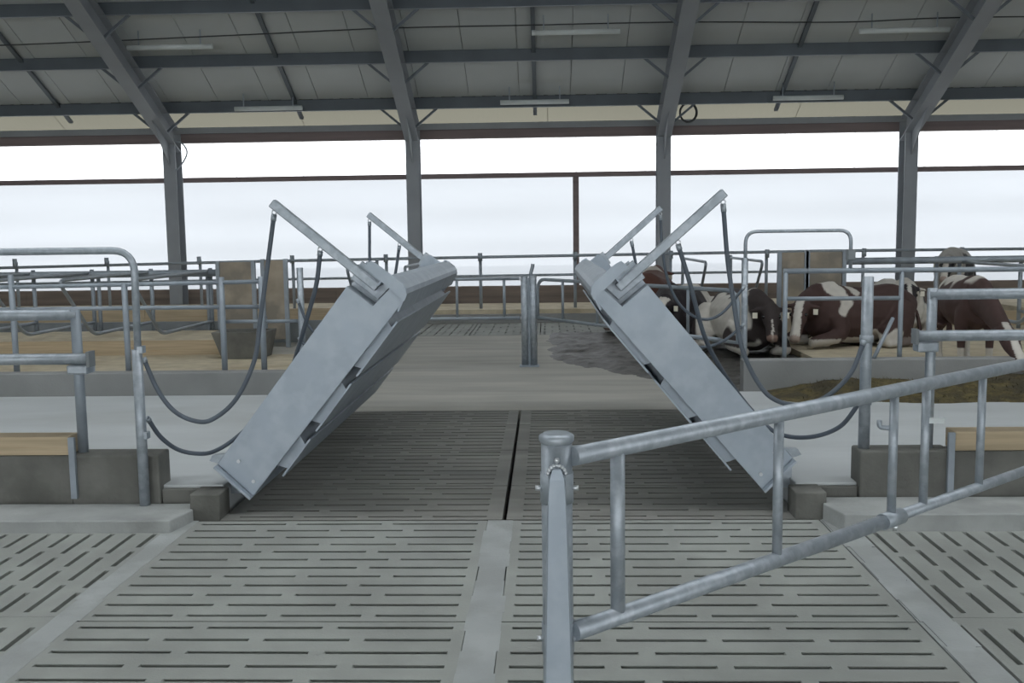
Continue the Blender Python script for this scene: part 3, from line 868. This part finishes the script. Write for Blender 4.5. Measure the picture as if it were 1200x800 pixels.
q = lambda t, z: (-0.11 + 1.86 * t, 11.98 - 2.95 * t, z)
obj('gate_frame', MB().tube(bend([q(0.0, 0.60), q(0, 1.075), q(1, 1.075), q(1, 0.60)], 0.16) + [Vector(q(0.9, 0.6))], 0.020, 10), 'zinc_far', g)
obj('bottom_rail', MB().tube([q(0, 0.605), q(0.93, 0.605)], 0.020, 10), 'zinc_far', g)
for t in (0.16, 0.36, 0.6, 0.8):
    obj('upright', MB().tube([q(t, 0.60), q(t, 1.075)], 0.016, 8), 'zinc_far', g)


# ------------------------------------------------------------------ cubicle dividers, rails, boards
def divider(label):
    d = thing('cubicle_divider', (0, 0, 0), label, 'divider', 'cubicle dividers along the beds')
    pts = bend([(0, 2.1, 1.13), (0, -0.75, 1.13), (0, 0.10, 0.38), (0, 2.1, 0.38)], 0.18)
    obj('loop', MB().tube(pts, 0.024, 9), 'zinc_far', d)
    obj('divider_post', MB().tube([(0, 2.1, 0.0), (0, 2.1, 1.18)], 0.03, 9), 'zinc_far', d)
    return d


ordn = ['first', 'second', 'third', 'fourth', 'fifth', 'sixth', 'seventh']
proto = divider('')
spots = []
for k in range(5):
    spots.append((-8.685 + 0.905 * k, 12.55, 0.0, ordn[k] + ' bent tube cubicle divider from the left in the left bed row'))
for k in range(4):
    spots.append((6.2 + 0.905 * k, 12.9, 0.0, ordn[k] + ' bent tube cubicle divider from the left in the right bed row'))
for k in range(3):
    spots.append((2.65 + 0.93 * k, 17.15, 0.0, ordn[k] + ' bent tube divider from the left beyond the lying cows'))
for k in range(2):
    spots.append((-3.2 + 0.93 * k, 16.4, 0.0, ordn[k] + ' bent tube divider from the left beyond the left bridge leaf'))
for i, (x, y, z, lb) in enumerate(spots):
    o = proto if i == 0 else copy_tree(proto)
    o.location = (x, y, z)
    o['label'] = lb

for x0, x1, y, z, lb in ((-11.5, -4.9, 14.55, 1.10, 'thick grey neck rail running over the left cubicles'), (4.45, 11, 14.9, 1.16, 'thick grey neck rail running over the right cubicles')):
    nr = thing('neck_rail', ((x0 + x1) / 2, y, z), lb, 'rail')
    obj('rail', MB().tube([(x0, y, z), (x1, y, z + 0.01)], 0.052, 12), 'zinc_far', nr)
    for k in range(4):
        x = x0 + 1.4 + (x1 - x0 - 1.6) * k / 3
        obj('support_post', MB().tube([(x, y + 0.07, 0.0), (x, y + 0.07, z + 0.06)], 0.028, 9), 'zinc_far', nr)
tr = thing('back_rail', (0, 18.5, 0), 'thin top rail running along the whole back wall with posts', 'rail')
obj('rail', MB().tube([(-12, 18.5, 1.10), (-5.5, 18.5, 1.185), (-1, 18.5, 1.215), (5, 18.5, 1.25), (12, 18.5, 1.24)], 0.028, 9), 'zinc_far', tr)
obj('rail', MB().tube([(-12, 18.55, 0.80), (-1, 18.55, 0.86), (12, 18.55, 0.90)], 0.024, 9), 'zinc_far', tr)
for k in range(12):
    x = -10.17 + 1.785 * k
    p = obj('rail_post', MB().tube([(x, 18.55, 0.15), (x, 18.55, 1.23)], 0.03, 8), 'zinc_far', tr)
    obj('post_cap', MB().tube([(x, 18.5, 1.14), (x, 18.5, 1.29)], 0.042, 8), 'zinc_far', p)

for (x0, x1, z0, z1, y, lb) in ((-4.83, -4.36, 0.12, 1.27, 14.4, 'wider weathered plywood partition board left of the left leaf'), (-4.16, -3.88, 0.12, 1.29, 14.4, 'narrow weathered plywood partition board nearest the left leaf'),
                                (3.42, 3.745, 0.12, 1.31, 14.45, 'left plywood partition board under the right hoop'), (3.825, 4.29, 0.12, 1.31, 14.45, 'right plywood partition board under the right hoop')):
    b = thing('partition_board', ((x0 + x1) / 2, y, 0.12), lb, 'board')
    obj('board', MB().box(x0, x1, y - 0.02, y + 0.02, z0, z1), 'ply', b, bevel=0.004)
    for x in (x0 - 0.03, x1 + 0.03):
        obj('edge_post', MB().box(x - 0.028, x + 0.028, y - 0.03, y + 0.03, 0.0, z1 + 0.02), 'zinc_far', b)
tg = thing('water_trough', (-4.4, 12.2, 0.12), 'dark soiled concrete drinking trough below the plywood boards', 'trough')
t_ = MB()
t_.add([(-4.05, 12.0, 0.12), (-3.55, 12.0, 0.12), (-3.55, 12.45, 0.12), (-4.05, 12.45, 0.12), (-4.16, 11.95, 0.46), (-3.48, 11.95, 0.46), (-3.48, 12.48, 0.46), (-4.16, 12.48, 0.46), (-4.10, 12.0, 0.46), (-3.54, 12.0, 0.46), (-3.54, 12.43, 0.46), (-4.10, 12.43, 0.46), (-4.02, 12.05, 0.30), (-3.6, 12.05, 0.30), (-3.6, 12.4, 0.30), (-4.02, 12.4, 0.30)],
       [(0, 3, 2, 1), (0, 1, 5, 4), (1, 2, 6, 5), (2, 3, 7, 6), (3, 0, 4, 7), (4, 5, 9, 8), (5, 6, 10, 9), (6, 7, 11, 10), (7, 4, 8, 11), (8, 9, 13, 12), (9, 10, 14, 13), (10, 11, 15, 14), (11, 8, 12, 15), (12, 13, 14, 15)])
obj('basin', t_, 'kerb', tg, bevel=0.006)
obj('water_pipe', MB().tube(bend([(-3.62, 12.5, 0.12), (-3.62, 12.5, 0.62), (-3.62, 12.3, 0.62), (-3.62, 12.3, 0.50)], 0.05), 0.018, 8), 'zinc_far', tg)


# ------------------------------------------------------------------ loose matter: silage and manure
def heap(x0, x1, y0, y1, nx, ny, hfun):
    vs = []
    for j in range(ny + 1):
        for i in range(nx + 1):
            x = x0 + (x1 - x0) * i / nx
            y = y0 + (y1 - y0) * j / ny
            vs.append((x, y, hfun(x, y)))
    fs = [(j * (nx + 1) + i, j * (nx + 1) + i + 1, (j + 1) * (nx + 1) + i + 1, (j + 1) * (nx + 1) + i) for j in range(ny) for i in range(nx)]
    return MB().add(vs, fs, True)


def h_sil(x, y):
    e = min(1, max(0, (x - 1.95) / 0.6)) * min(1, max(0, (7.6 - x) / 0.4))
    front = 8.28 + 0.10 * noise.noise((x * 1.7, 0, 5)) - 0.10 * min(1, max(0, (x - 3.0) / 1.5))
    a = min(1, max(0, (y - front) / 0.45))
    k = 0.10 + 0.05 * noise.noise((x * 1.3, y * 2, 1)) + 0.05 * min(1, max(0, (x - 3.2)))
    return 0.155 + e * a * (k + 0.03 * noise.noise((x * 9, y * 9, 2))) + (0.0 if e * a > 0.02 else -0.03)


sil = heap(1.9, 7.6, 8.05, 8.955, 170, 34, h_sil)
for i in range(5000):
    x, y = random.uniform(2.2, 7.4), random.uniform(8.2, 8.93)
    z = h_sil(x, y)
    if z < 0.16: continue
    a, b, L = random.uniform(0, 2 * PI), random.uniform(0, 0.7), random.uniform(0.02, 0.06)
    d = Vector((math.cos(a) * math.cos(b), math.sin(a) * math.cos(b), math.sin(b))) * L
    s2 = Vector((-math.sin(a), math.cos(a), 0)) * 0.003
    p = Vector((x, y, z))
    if (p + d).y > 8.95: continue
    sil.add([p - s2, p + s2, p + d], [(0, 1, 2)])
set_tags(obj('silage', sil, 'silage', base=(4.0, 8.6, 0.16)), 'brown green silage heaped along the right far kerb', 'silage', kind='stuff')


def h_man(x, y):
    bx = y - (12.5 - 1.55 * max(0, x + 0.05) - 0.25 * noise.noise((x * 3, y, 9)))
    e = min(1, max(0, bx / 0.7)) * min(1, max(0, (x + 0.02 + 0.15 * noise.noise((y * 1.5, 2, 1))) / 0.25)) * min(1, max(0, (16.4 - y) / 0.5)) * min(1, max(0, (3.5 - x) / 0.3))
    n = noise.noise((x * 4, y * 3, 4)) + 0.6 * noise.noise((x * 11, y * 9, 6))
    return -0.012 + e * (0.040 + 0.036 * max(-0.6, n))


set_tags(obj('manure', heap(-0.3, 3.5, 9.3, 16.4, 90, 130, h_man), 'manure', base=(1.5, 12, 0)), 'dark wet manure spread over the floor behind the right leaf', 'manure', kind='stuff')


# ------------------------------------------------------------------ cows
def ell(mb, pts, n=14):
    """loft of ellipses: (centre, half width, half height) along a path, rounded ends"""
    cs = [Vector(p[0]) for p in pts]
    rings = []
    for i, (c, a, b) in enumerate(pts):
        t = cs[min(i + 1, len(cs) - 1)] - cs[max(i - 1, 0)]
        t.normalize()
        up = Vector((0, 0, 1)) if abs(t.z) < 0.85 else Vector((1, 0, 0))
        x = t.cross(up).normalized()
        y = x.cross(t).normalized()
        rings.append([cs[i] + x * (a * math.cos(2 * PI * k / n)) + y * (b * math.sin(2 * PI * k / n)) for k in range(n)])
    t0 = (cs[0] - cs[1]).normalized() * min(pts[0][1], pts[0][2]) * 0.6
    t1 = (cs[-1] - cs[-2]).normalized() * min(pts[-1][1], pts[-1][2]) * 0.6
    vs = [v for r in rings for v in r] + [cs[0] + t0, cs[-1] + t1]
    m = len(rings)
    fs = [(i * n + k, i * n + (k + 1) % n, (i + 1) * n + (k + 1) % n, (i + 1) * n + k) for i in range(m - 1) for k in range(n)]
    a, b = m * n, m * n + 1
    fs += [(a, (k + 1) % n, k) for k in range(n)] + [(b, (m - 1) * n + k, (m - 1) * n + (k + 1) % n) for k in range(n)]
    mb.add(vs, fs, True)


def lerp(pts, n=4):
    """smooth the stations of a loft"""
    c = spline([p[0] for p in pts], n)
    out = []
    for i, q in enumerate(c):
        k, f = divmod(i, n)
        k2 = min(k + 1, len(pts) - 1)
        f /= n
        f = f * f * (3 - 2 * f) * 0.5 + f * 0.5
        out.append((q, pts[k][1] * (1 - f) + pts[k2][1] * f, pts[k][2] * (1 - f) + pts[k2][2] * f))
    return out


def make_cow(label, loc, heading, scale, pose, poll, nose, coatfun, brown, blaze=0.045):
    """poll, nose: head points in the barn; the coat is laid out in cow space (x forward, y left, z up)"""
    mb = MB()
    lying = pose == 'lying'
    if lying:
        trunk = [((-0.98, 0.02, 0.42), .10, .14), ((-0.90, 0.02, 0.46), .24, .27), ((-0.66, 0.02, 0.46), .35, .40), ((-0.3, 0, 0.42), .42, .40), ((0.05, 0, 0.42), .43, .41), ((0.38, 0, 0.46), .34, .42), ((0.60, 0, 0.52), .25, .36)]
        nk0 = Vector((0.60, 0, 0.62))
    else:
        trunk = [((-0.97, 0, 1.10), .10, .12), ((-0.90, 0, 1.10), .21, .22), ((-0.66, 0, 1.06), .29, .31), ((-0.3, 0, 0.98), .34, .38), ((0.05, 0, 0.97), .34, .40), ((0.35, 0, 1.0), .28, .40), ((0.57, 0, 1.04), .22, .34)]
        nk0 = Vector((0.62, 0, 1.10))
    Wi = (Matrix.Translation(loc) @ Matrix.Rotation(heading, 4, 'Z') @ Matrix.Scale(scale, 4)).inverted()
    poll, nose = Wi @ Vector(poll), Wi @ Vector(nose)
    ell(mb, lerp(trunk))
    mid = (nk0 + poll) / 2 + Vector((0.03, 0, 0.0))
    ell(mb, lerp([(nk0 - Vector((0.25, 0, 0.02)), .20, .32), (nk0, .17, .27), (mid, .125, .19), (poll, .105, .125)]))
    hd = (nose - poll)
    L = hd.length
    hd.normalize()
    ell(mb, lerp([(poll - hd * 0.04, .085, .075), (poll + hd * 0.06, .118, .115), (poll + hd * L * 0.38, .112, .115), (poll + hd * L * 0.62, .078, .09), (poll + hd * L * 0.85, .078, .078), (poll + hd * L, .070, .06)]))
    side = hd.cross(Vector((0, 0, 1)))
    side.normalize()
    upv = side.cross(hd).normalized()
    # ears
    for s in (-1, 1):
        b0 = poll + side * s * 0.09 + hd * 0.02
        b1 = b0 + side * s * 0.17 - Vector((0, 0, 0.03))
        ell(mb, [(b0, .03, .03), ((b0 + b1) / 2, .055, .03), (b1, .025, .02)], 10)
    if lying:
        for s in (-1, 1):
            ell(mb, lerp([((0.42, s * 0.26, 0.42), .12, .16), ((0.46, s * 0.34, 0.20), .10, .11), ((0.80, s * 0.30, 0.12), .07, .075), ((0.85, s * 0.27, 0.09), .065, .065), ((0.70, s * 0.22, 0.06), .045, .045), ((0.55, s * 0.22, 0.055), .055, .05)]))
            ell(mb, lerp([((-0.62, s * 0.28, 0.48), .20, .24), ((-0.42, s * 0.46, 0.26), .17, .22), ((-0.12, s * 0.52, 0.13), .11, .12), ((-0.50, s * 0.56, 0.08), .065, .065), ((-0.66, s * 0.56, 0.07), .05, .05), ((-0.30, s * 0.60, 0.06), .045, .045), ((-0.12, s * 0.62, 0.05), .055, .045)]))
        ell(mb, lerp([((-0.97, 0.03, 0.60), .04, .04), ((-1.06, 0.10, 0.40), .032, .032), ((-1.02, 0.22, 0.12), .03, .03), ((-0.92, 0.30, 0.06), .05, .045)]))
    else:
        for s in (-1, 1):
            ell(mb, lerp([((0.42, s * 0.15, 0.98), .10, .20), ((0.42, s * 0.20, 0.74), .095, .12), ((0.42, s * 0.19, 0.45), .058, .062), ((0.42, s * 0.19, 0.16), .042, .044), ((0.44, s * 0.19, 0.06), .055, .058), ((0.46, s * 0.19, 0.02), .062, .066)]))
            ell(mb, lerp([((-0.70, s * 0.16, 1.02), .15, .24), ((-0.62, s * 0.22, 0.76), .13, .19), ((-0.80, s * 0.20, 0.50), .058, .075), ((-0.78, s * 0.20, 0.20), .042, .046), ((-0.75, s * 0.20, 0.06), .055, .058), ((-0.73, s * 0.20, 0.02), .062, .066)]))
        ell(mb, lerp([((-0.96, 0, 1.30), .04, .04), ((-1.06, 0, 1.15), .034, .034), ((-1.08, 0, 0.75), .03, .03), ((-1.06, 0, 0.45), .05, .045)]))
    # one continuous skin
    me = mb.mesh('cow_body')
    tmp = bpy.data.objects.new('cow_body', me)
    COL.objects.link(tmp)
    rm = tmp.modifiers.new('r', 'REMESH')
    rm.mode = 'VOXEL'
    rm.voxel_size = 0.021
    rm.use_smooth_shade = True
    sm = tmp.modifiers.new('s', 'SMOOTH')
    sm.factor = 0.5
    sm.iterations = 4
    dg = bpy.context.evaluated_depsgraph_get()
    body = bpy.data.meshes.new_from_object(tmp.evaluated_get(dg))
    bpy.data.objects.remove(tmp)
    body.name = 'cow_body'
    body.polygons.foreach_set('use_smooth', [True] * len(body.polygons))
    ca = body.color_attributes.new('coat', 'FLOAT_COLOR', 'POINT')
    white = Vector((0.56, 0.53, 0.48))
    br = Vector(brown)
    muz = Vector((0.30, 0.20, 0.16))
    buf = []
    for v in body.vertices:
        p = v.co
        d = p - poll
        t = d.dot(hd)
        face = (p - (poll + hd * max(0, min(L, t)))).length < 0.16 and t > -0.02
        wv = coatfun(p)
        if lying and p.z < 0.14 and abs(p.y) > 0.15:
            wv = max(wv, 0.9 if p.x < 0.3 and p.x > -0.3 or p.x > 0.5 else 0.2)
        if not lying and p.z < 0.36:
            wv = 1.0
        if face:
            lat = d.dot(side)
            wv = 1.0 if abs(lat) < blaze + 0.03 * max(0, t / L - 0.4) and d.dot(upv) > -0.03 else 0.0
            if abs(lat) > 0.15: wv = 0.0
        wv = max(0.0, min(1.0, wv))
        c = br.lerp(white, wv)
        if face and t > L * 0.90: c = c.lerp(muz, 0.7)
        if not lying and p.z < 0.07: c = Vector((0.05, 0.045, 0.04))
        g = 1.0 + 0.12 * noise.noise(p * 14)
        buf += [c.x * g, c.y * g, c.z * g, 1.0]
    ca.data.foreach_set('color', buf)
    body.materials.append(coat)
    root = bpy.data.objects.new('cow', body)
    COL.objects.link(root)
    root.location = loc
    root.rotation_euler = (0, 0, heading)
    root.scale = (scale,) * 3
    set_tags(root, label, 'cow')
    for s in (-1, 1):
        e = poll + hd * L * 0.34 + side * s * 0.098 + upv * 0.045
        m2 = MB().ball((0, 0, 0), 0.026, 8)
        o = bpy.data.objects.new('eye', m2.mesh('eye'))
        o.data.materials.append(M['eye'])
        COL.objects.link(o)
        o.parent = root
        o.location = e
        b1 = poll + side * s * 0.20 + hd * 0.035 - Vector((0, 0, 0.055)) + upv * 0.02
        m3 = MB().box(-0.032, 0.032, -0.004, 0.004, -0.04, 0.035)
        o = bpy.data.objects.new('ear_tag', m3.mesh('ear_tag', 0.003))
        o.data.materials.append(M['tag'])
        COL.objects.link(o)
        o.parent = root
        o.location = b1 + hd * 0.03
        o.rotation_euler = (0, 0, math.atan2(hd.y, hd.x) + PI / 2)
    return root


def blobs(specs, base=0.0, wob=0.10, seed=0.0):
    """coat pattern: list of (centre, radius, value); the nearest containing blob wins"""
    def fn(p):
        q = p + Vector((noise.noise(p * 4 + Vector((seed, 0, 0))), noise.noise(p * 4 + Vector((0, seed + 5, 0))), noise.noise(p * 4 + Vector((0, 0, seed + 9))))) * wob * 1.6
        v = base
        for c, r, val in specs:
            c = Vector(c)
            d = Vector(((q.x - c.x) / r[0], (q.y - c.y) / r[1], (q.z - c.z) / r[2])).length
            k = max(0, min(1, (1.06 - d) / 0.12))
            v = v * (1 - k) + val * k
        return v
    return fn


RED = (0.072, 0.044, 0.040)
DARK = (0.032, 0.027, 0.029)
hd_ = lambda x, y: math.atan2(y, x)
# cow with the white blaze, lying in the middle of the group
make_cow('red and white cow lying with a white face blaze, under the right hoop', (4.0, 13.0, 0.12), hd_(-0.93, -0.37), 0.93, 'lying', (3.19, 12.38, 0.71), (3.04, 12.12, 0.27),
         blobs([((0.40, 0.1, 0.8), (0.10, 0.6, 0.38), 1), ((0.16, 0.2, 0.9), (0.08, 0.4, 0.2), 1), ((-0.38, 0.2, 0.92), (0.16, 0.5, 0.14), 1), ((-0.1, 0.55, 0.12), (0.22, 0.3, 0.13), 1), ((-0.62, 0.5, 0.2), (0.05, 0.4, 0.3), 0.8)], 0, 0.10, 1), RED, 0.055)
# dark and white cow facing the camera
make_cow('dark and white patched cow lying face on, just left of the blazed cow', (2.60, 13.0, 0.05), hd_(0.12, -0.99), 0.95, 'lying', (2.76, 12.2, 0.68), (2.73, 11.93, 0.30),
         blobs([((0.1, -0.38, 0.6), (0.8, 0.32, 0.45), 1), ((0.4, -0.12, 0.5), (0.30, 0.16, 0.5), 1), ((-0.3, 0.3, 0.8), (0.3, 0.3, 0.3), 0), ((0.3, 0.15, 0.8), (0.25, 0.2, 0.2), 0), ((0.45, -0.05, 0.86), (0.04, 0.3, 0.1), 1)], 0, 0.14, 4), (0.045, 0.036, 0.035), 0.0)
# dark brown cow nearest the leaf
make_cow('nearly black cow with a white flank lying beside the right leaf', (1.92, 14.42, 0.05), hd_(-0.42, -0.9), 0.95, 'lying', (1.62, 13.42, 0.68), (1.44, 13.18, 0.42),
         blobs([((-0.75, 0.5, 0.6), (0.50, 0.5, 0.45), 1), ((-0.5, 0.0, 0.86), (0.35, 0.3, 0.12), 1), ((0.6, 0.4, 0.62), (0.10, 0.20, 0.10), 1)], 0, 0.10, 7), DARK, 0.085)
make_cow('reddish brown cow lying behind the near black one, rump by the leaf', (1.72, 16.3, 0.05), hd_(0.2, 0.98), 1.12, 'lying', (1.95, 17.4, 0.95), (2.0, 17.75, 0.55),
         blobs([((0.5, 0.0, 0.8), (0.2, 0.6, 0.2), 0.9)], 0, 0.1, 11), (0.10, 0.046, 0.035))
make_cow('white and dark cow lying behind the tall right post', (5.15, 14.6, 0.12), hd_(-0.06, -0.99), 0.90, 'lying', (5.02, 13.82, 0.82), (4.97, 13.55, 0.45),
         blobs([((-0.2, 0.35, 0.8), (0.4, 0.3, 0.3), 0), ((0.45, 0.25, 0.7), (0.2, 0.2, 0.2), 0)], 1, 0.12, 15), DARK, 0.03)
# feeding cow, head down over the kerb
make_cow('brown cow with pale back reaching down over the right kerb to eat silage', (4.50, 10.62, 0.12), hd_(-0.15, -0.99), 0.73, 'standing', (4.31, 9.38, 0.66), (4.27, 8.87, 0.36),
         blobs([((-0.2, 0.0, 1.42), (0.85, 0.42, 0.23), 1), ((-0.8, -0.1, 1.2), (0.22, 0.5, 0.35), 1), ((0.35, 0.0, 1.32), (0.12, 0.4, 0.12), 0)], 0, 0.09, 19), RED)
make_cow('white and dark cow standing by the rightmost column, shade greyed into its coat', (7.05, 17.3, 0.0), hd_(-0.45, -0.89), 0.95, 'standing', (6.62, 16.45, 1.12), (6.45, 16.2, 0.78),
         blobs([((0.2, 0.2, 0.95), (0.35, 0.4, 0.3), 0), ((-0.7, 0.2, 0.9), (0.2, 0.4, 0.3), 0)], 0.62, 0.12, 23), (0.035, 0.035, 0.037))  # white coat greyed all over: the shade is put into the colour
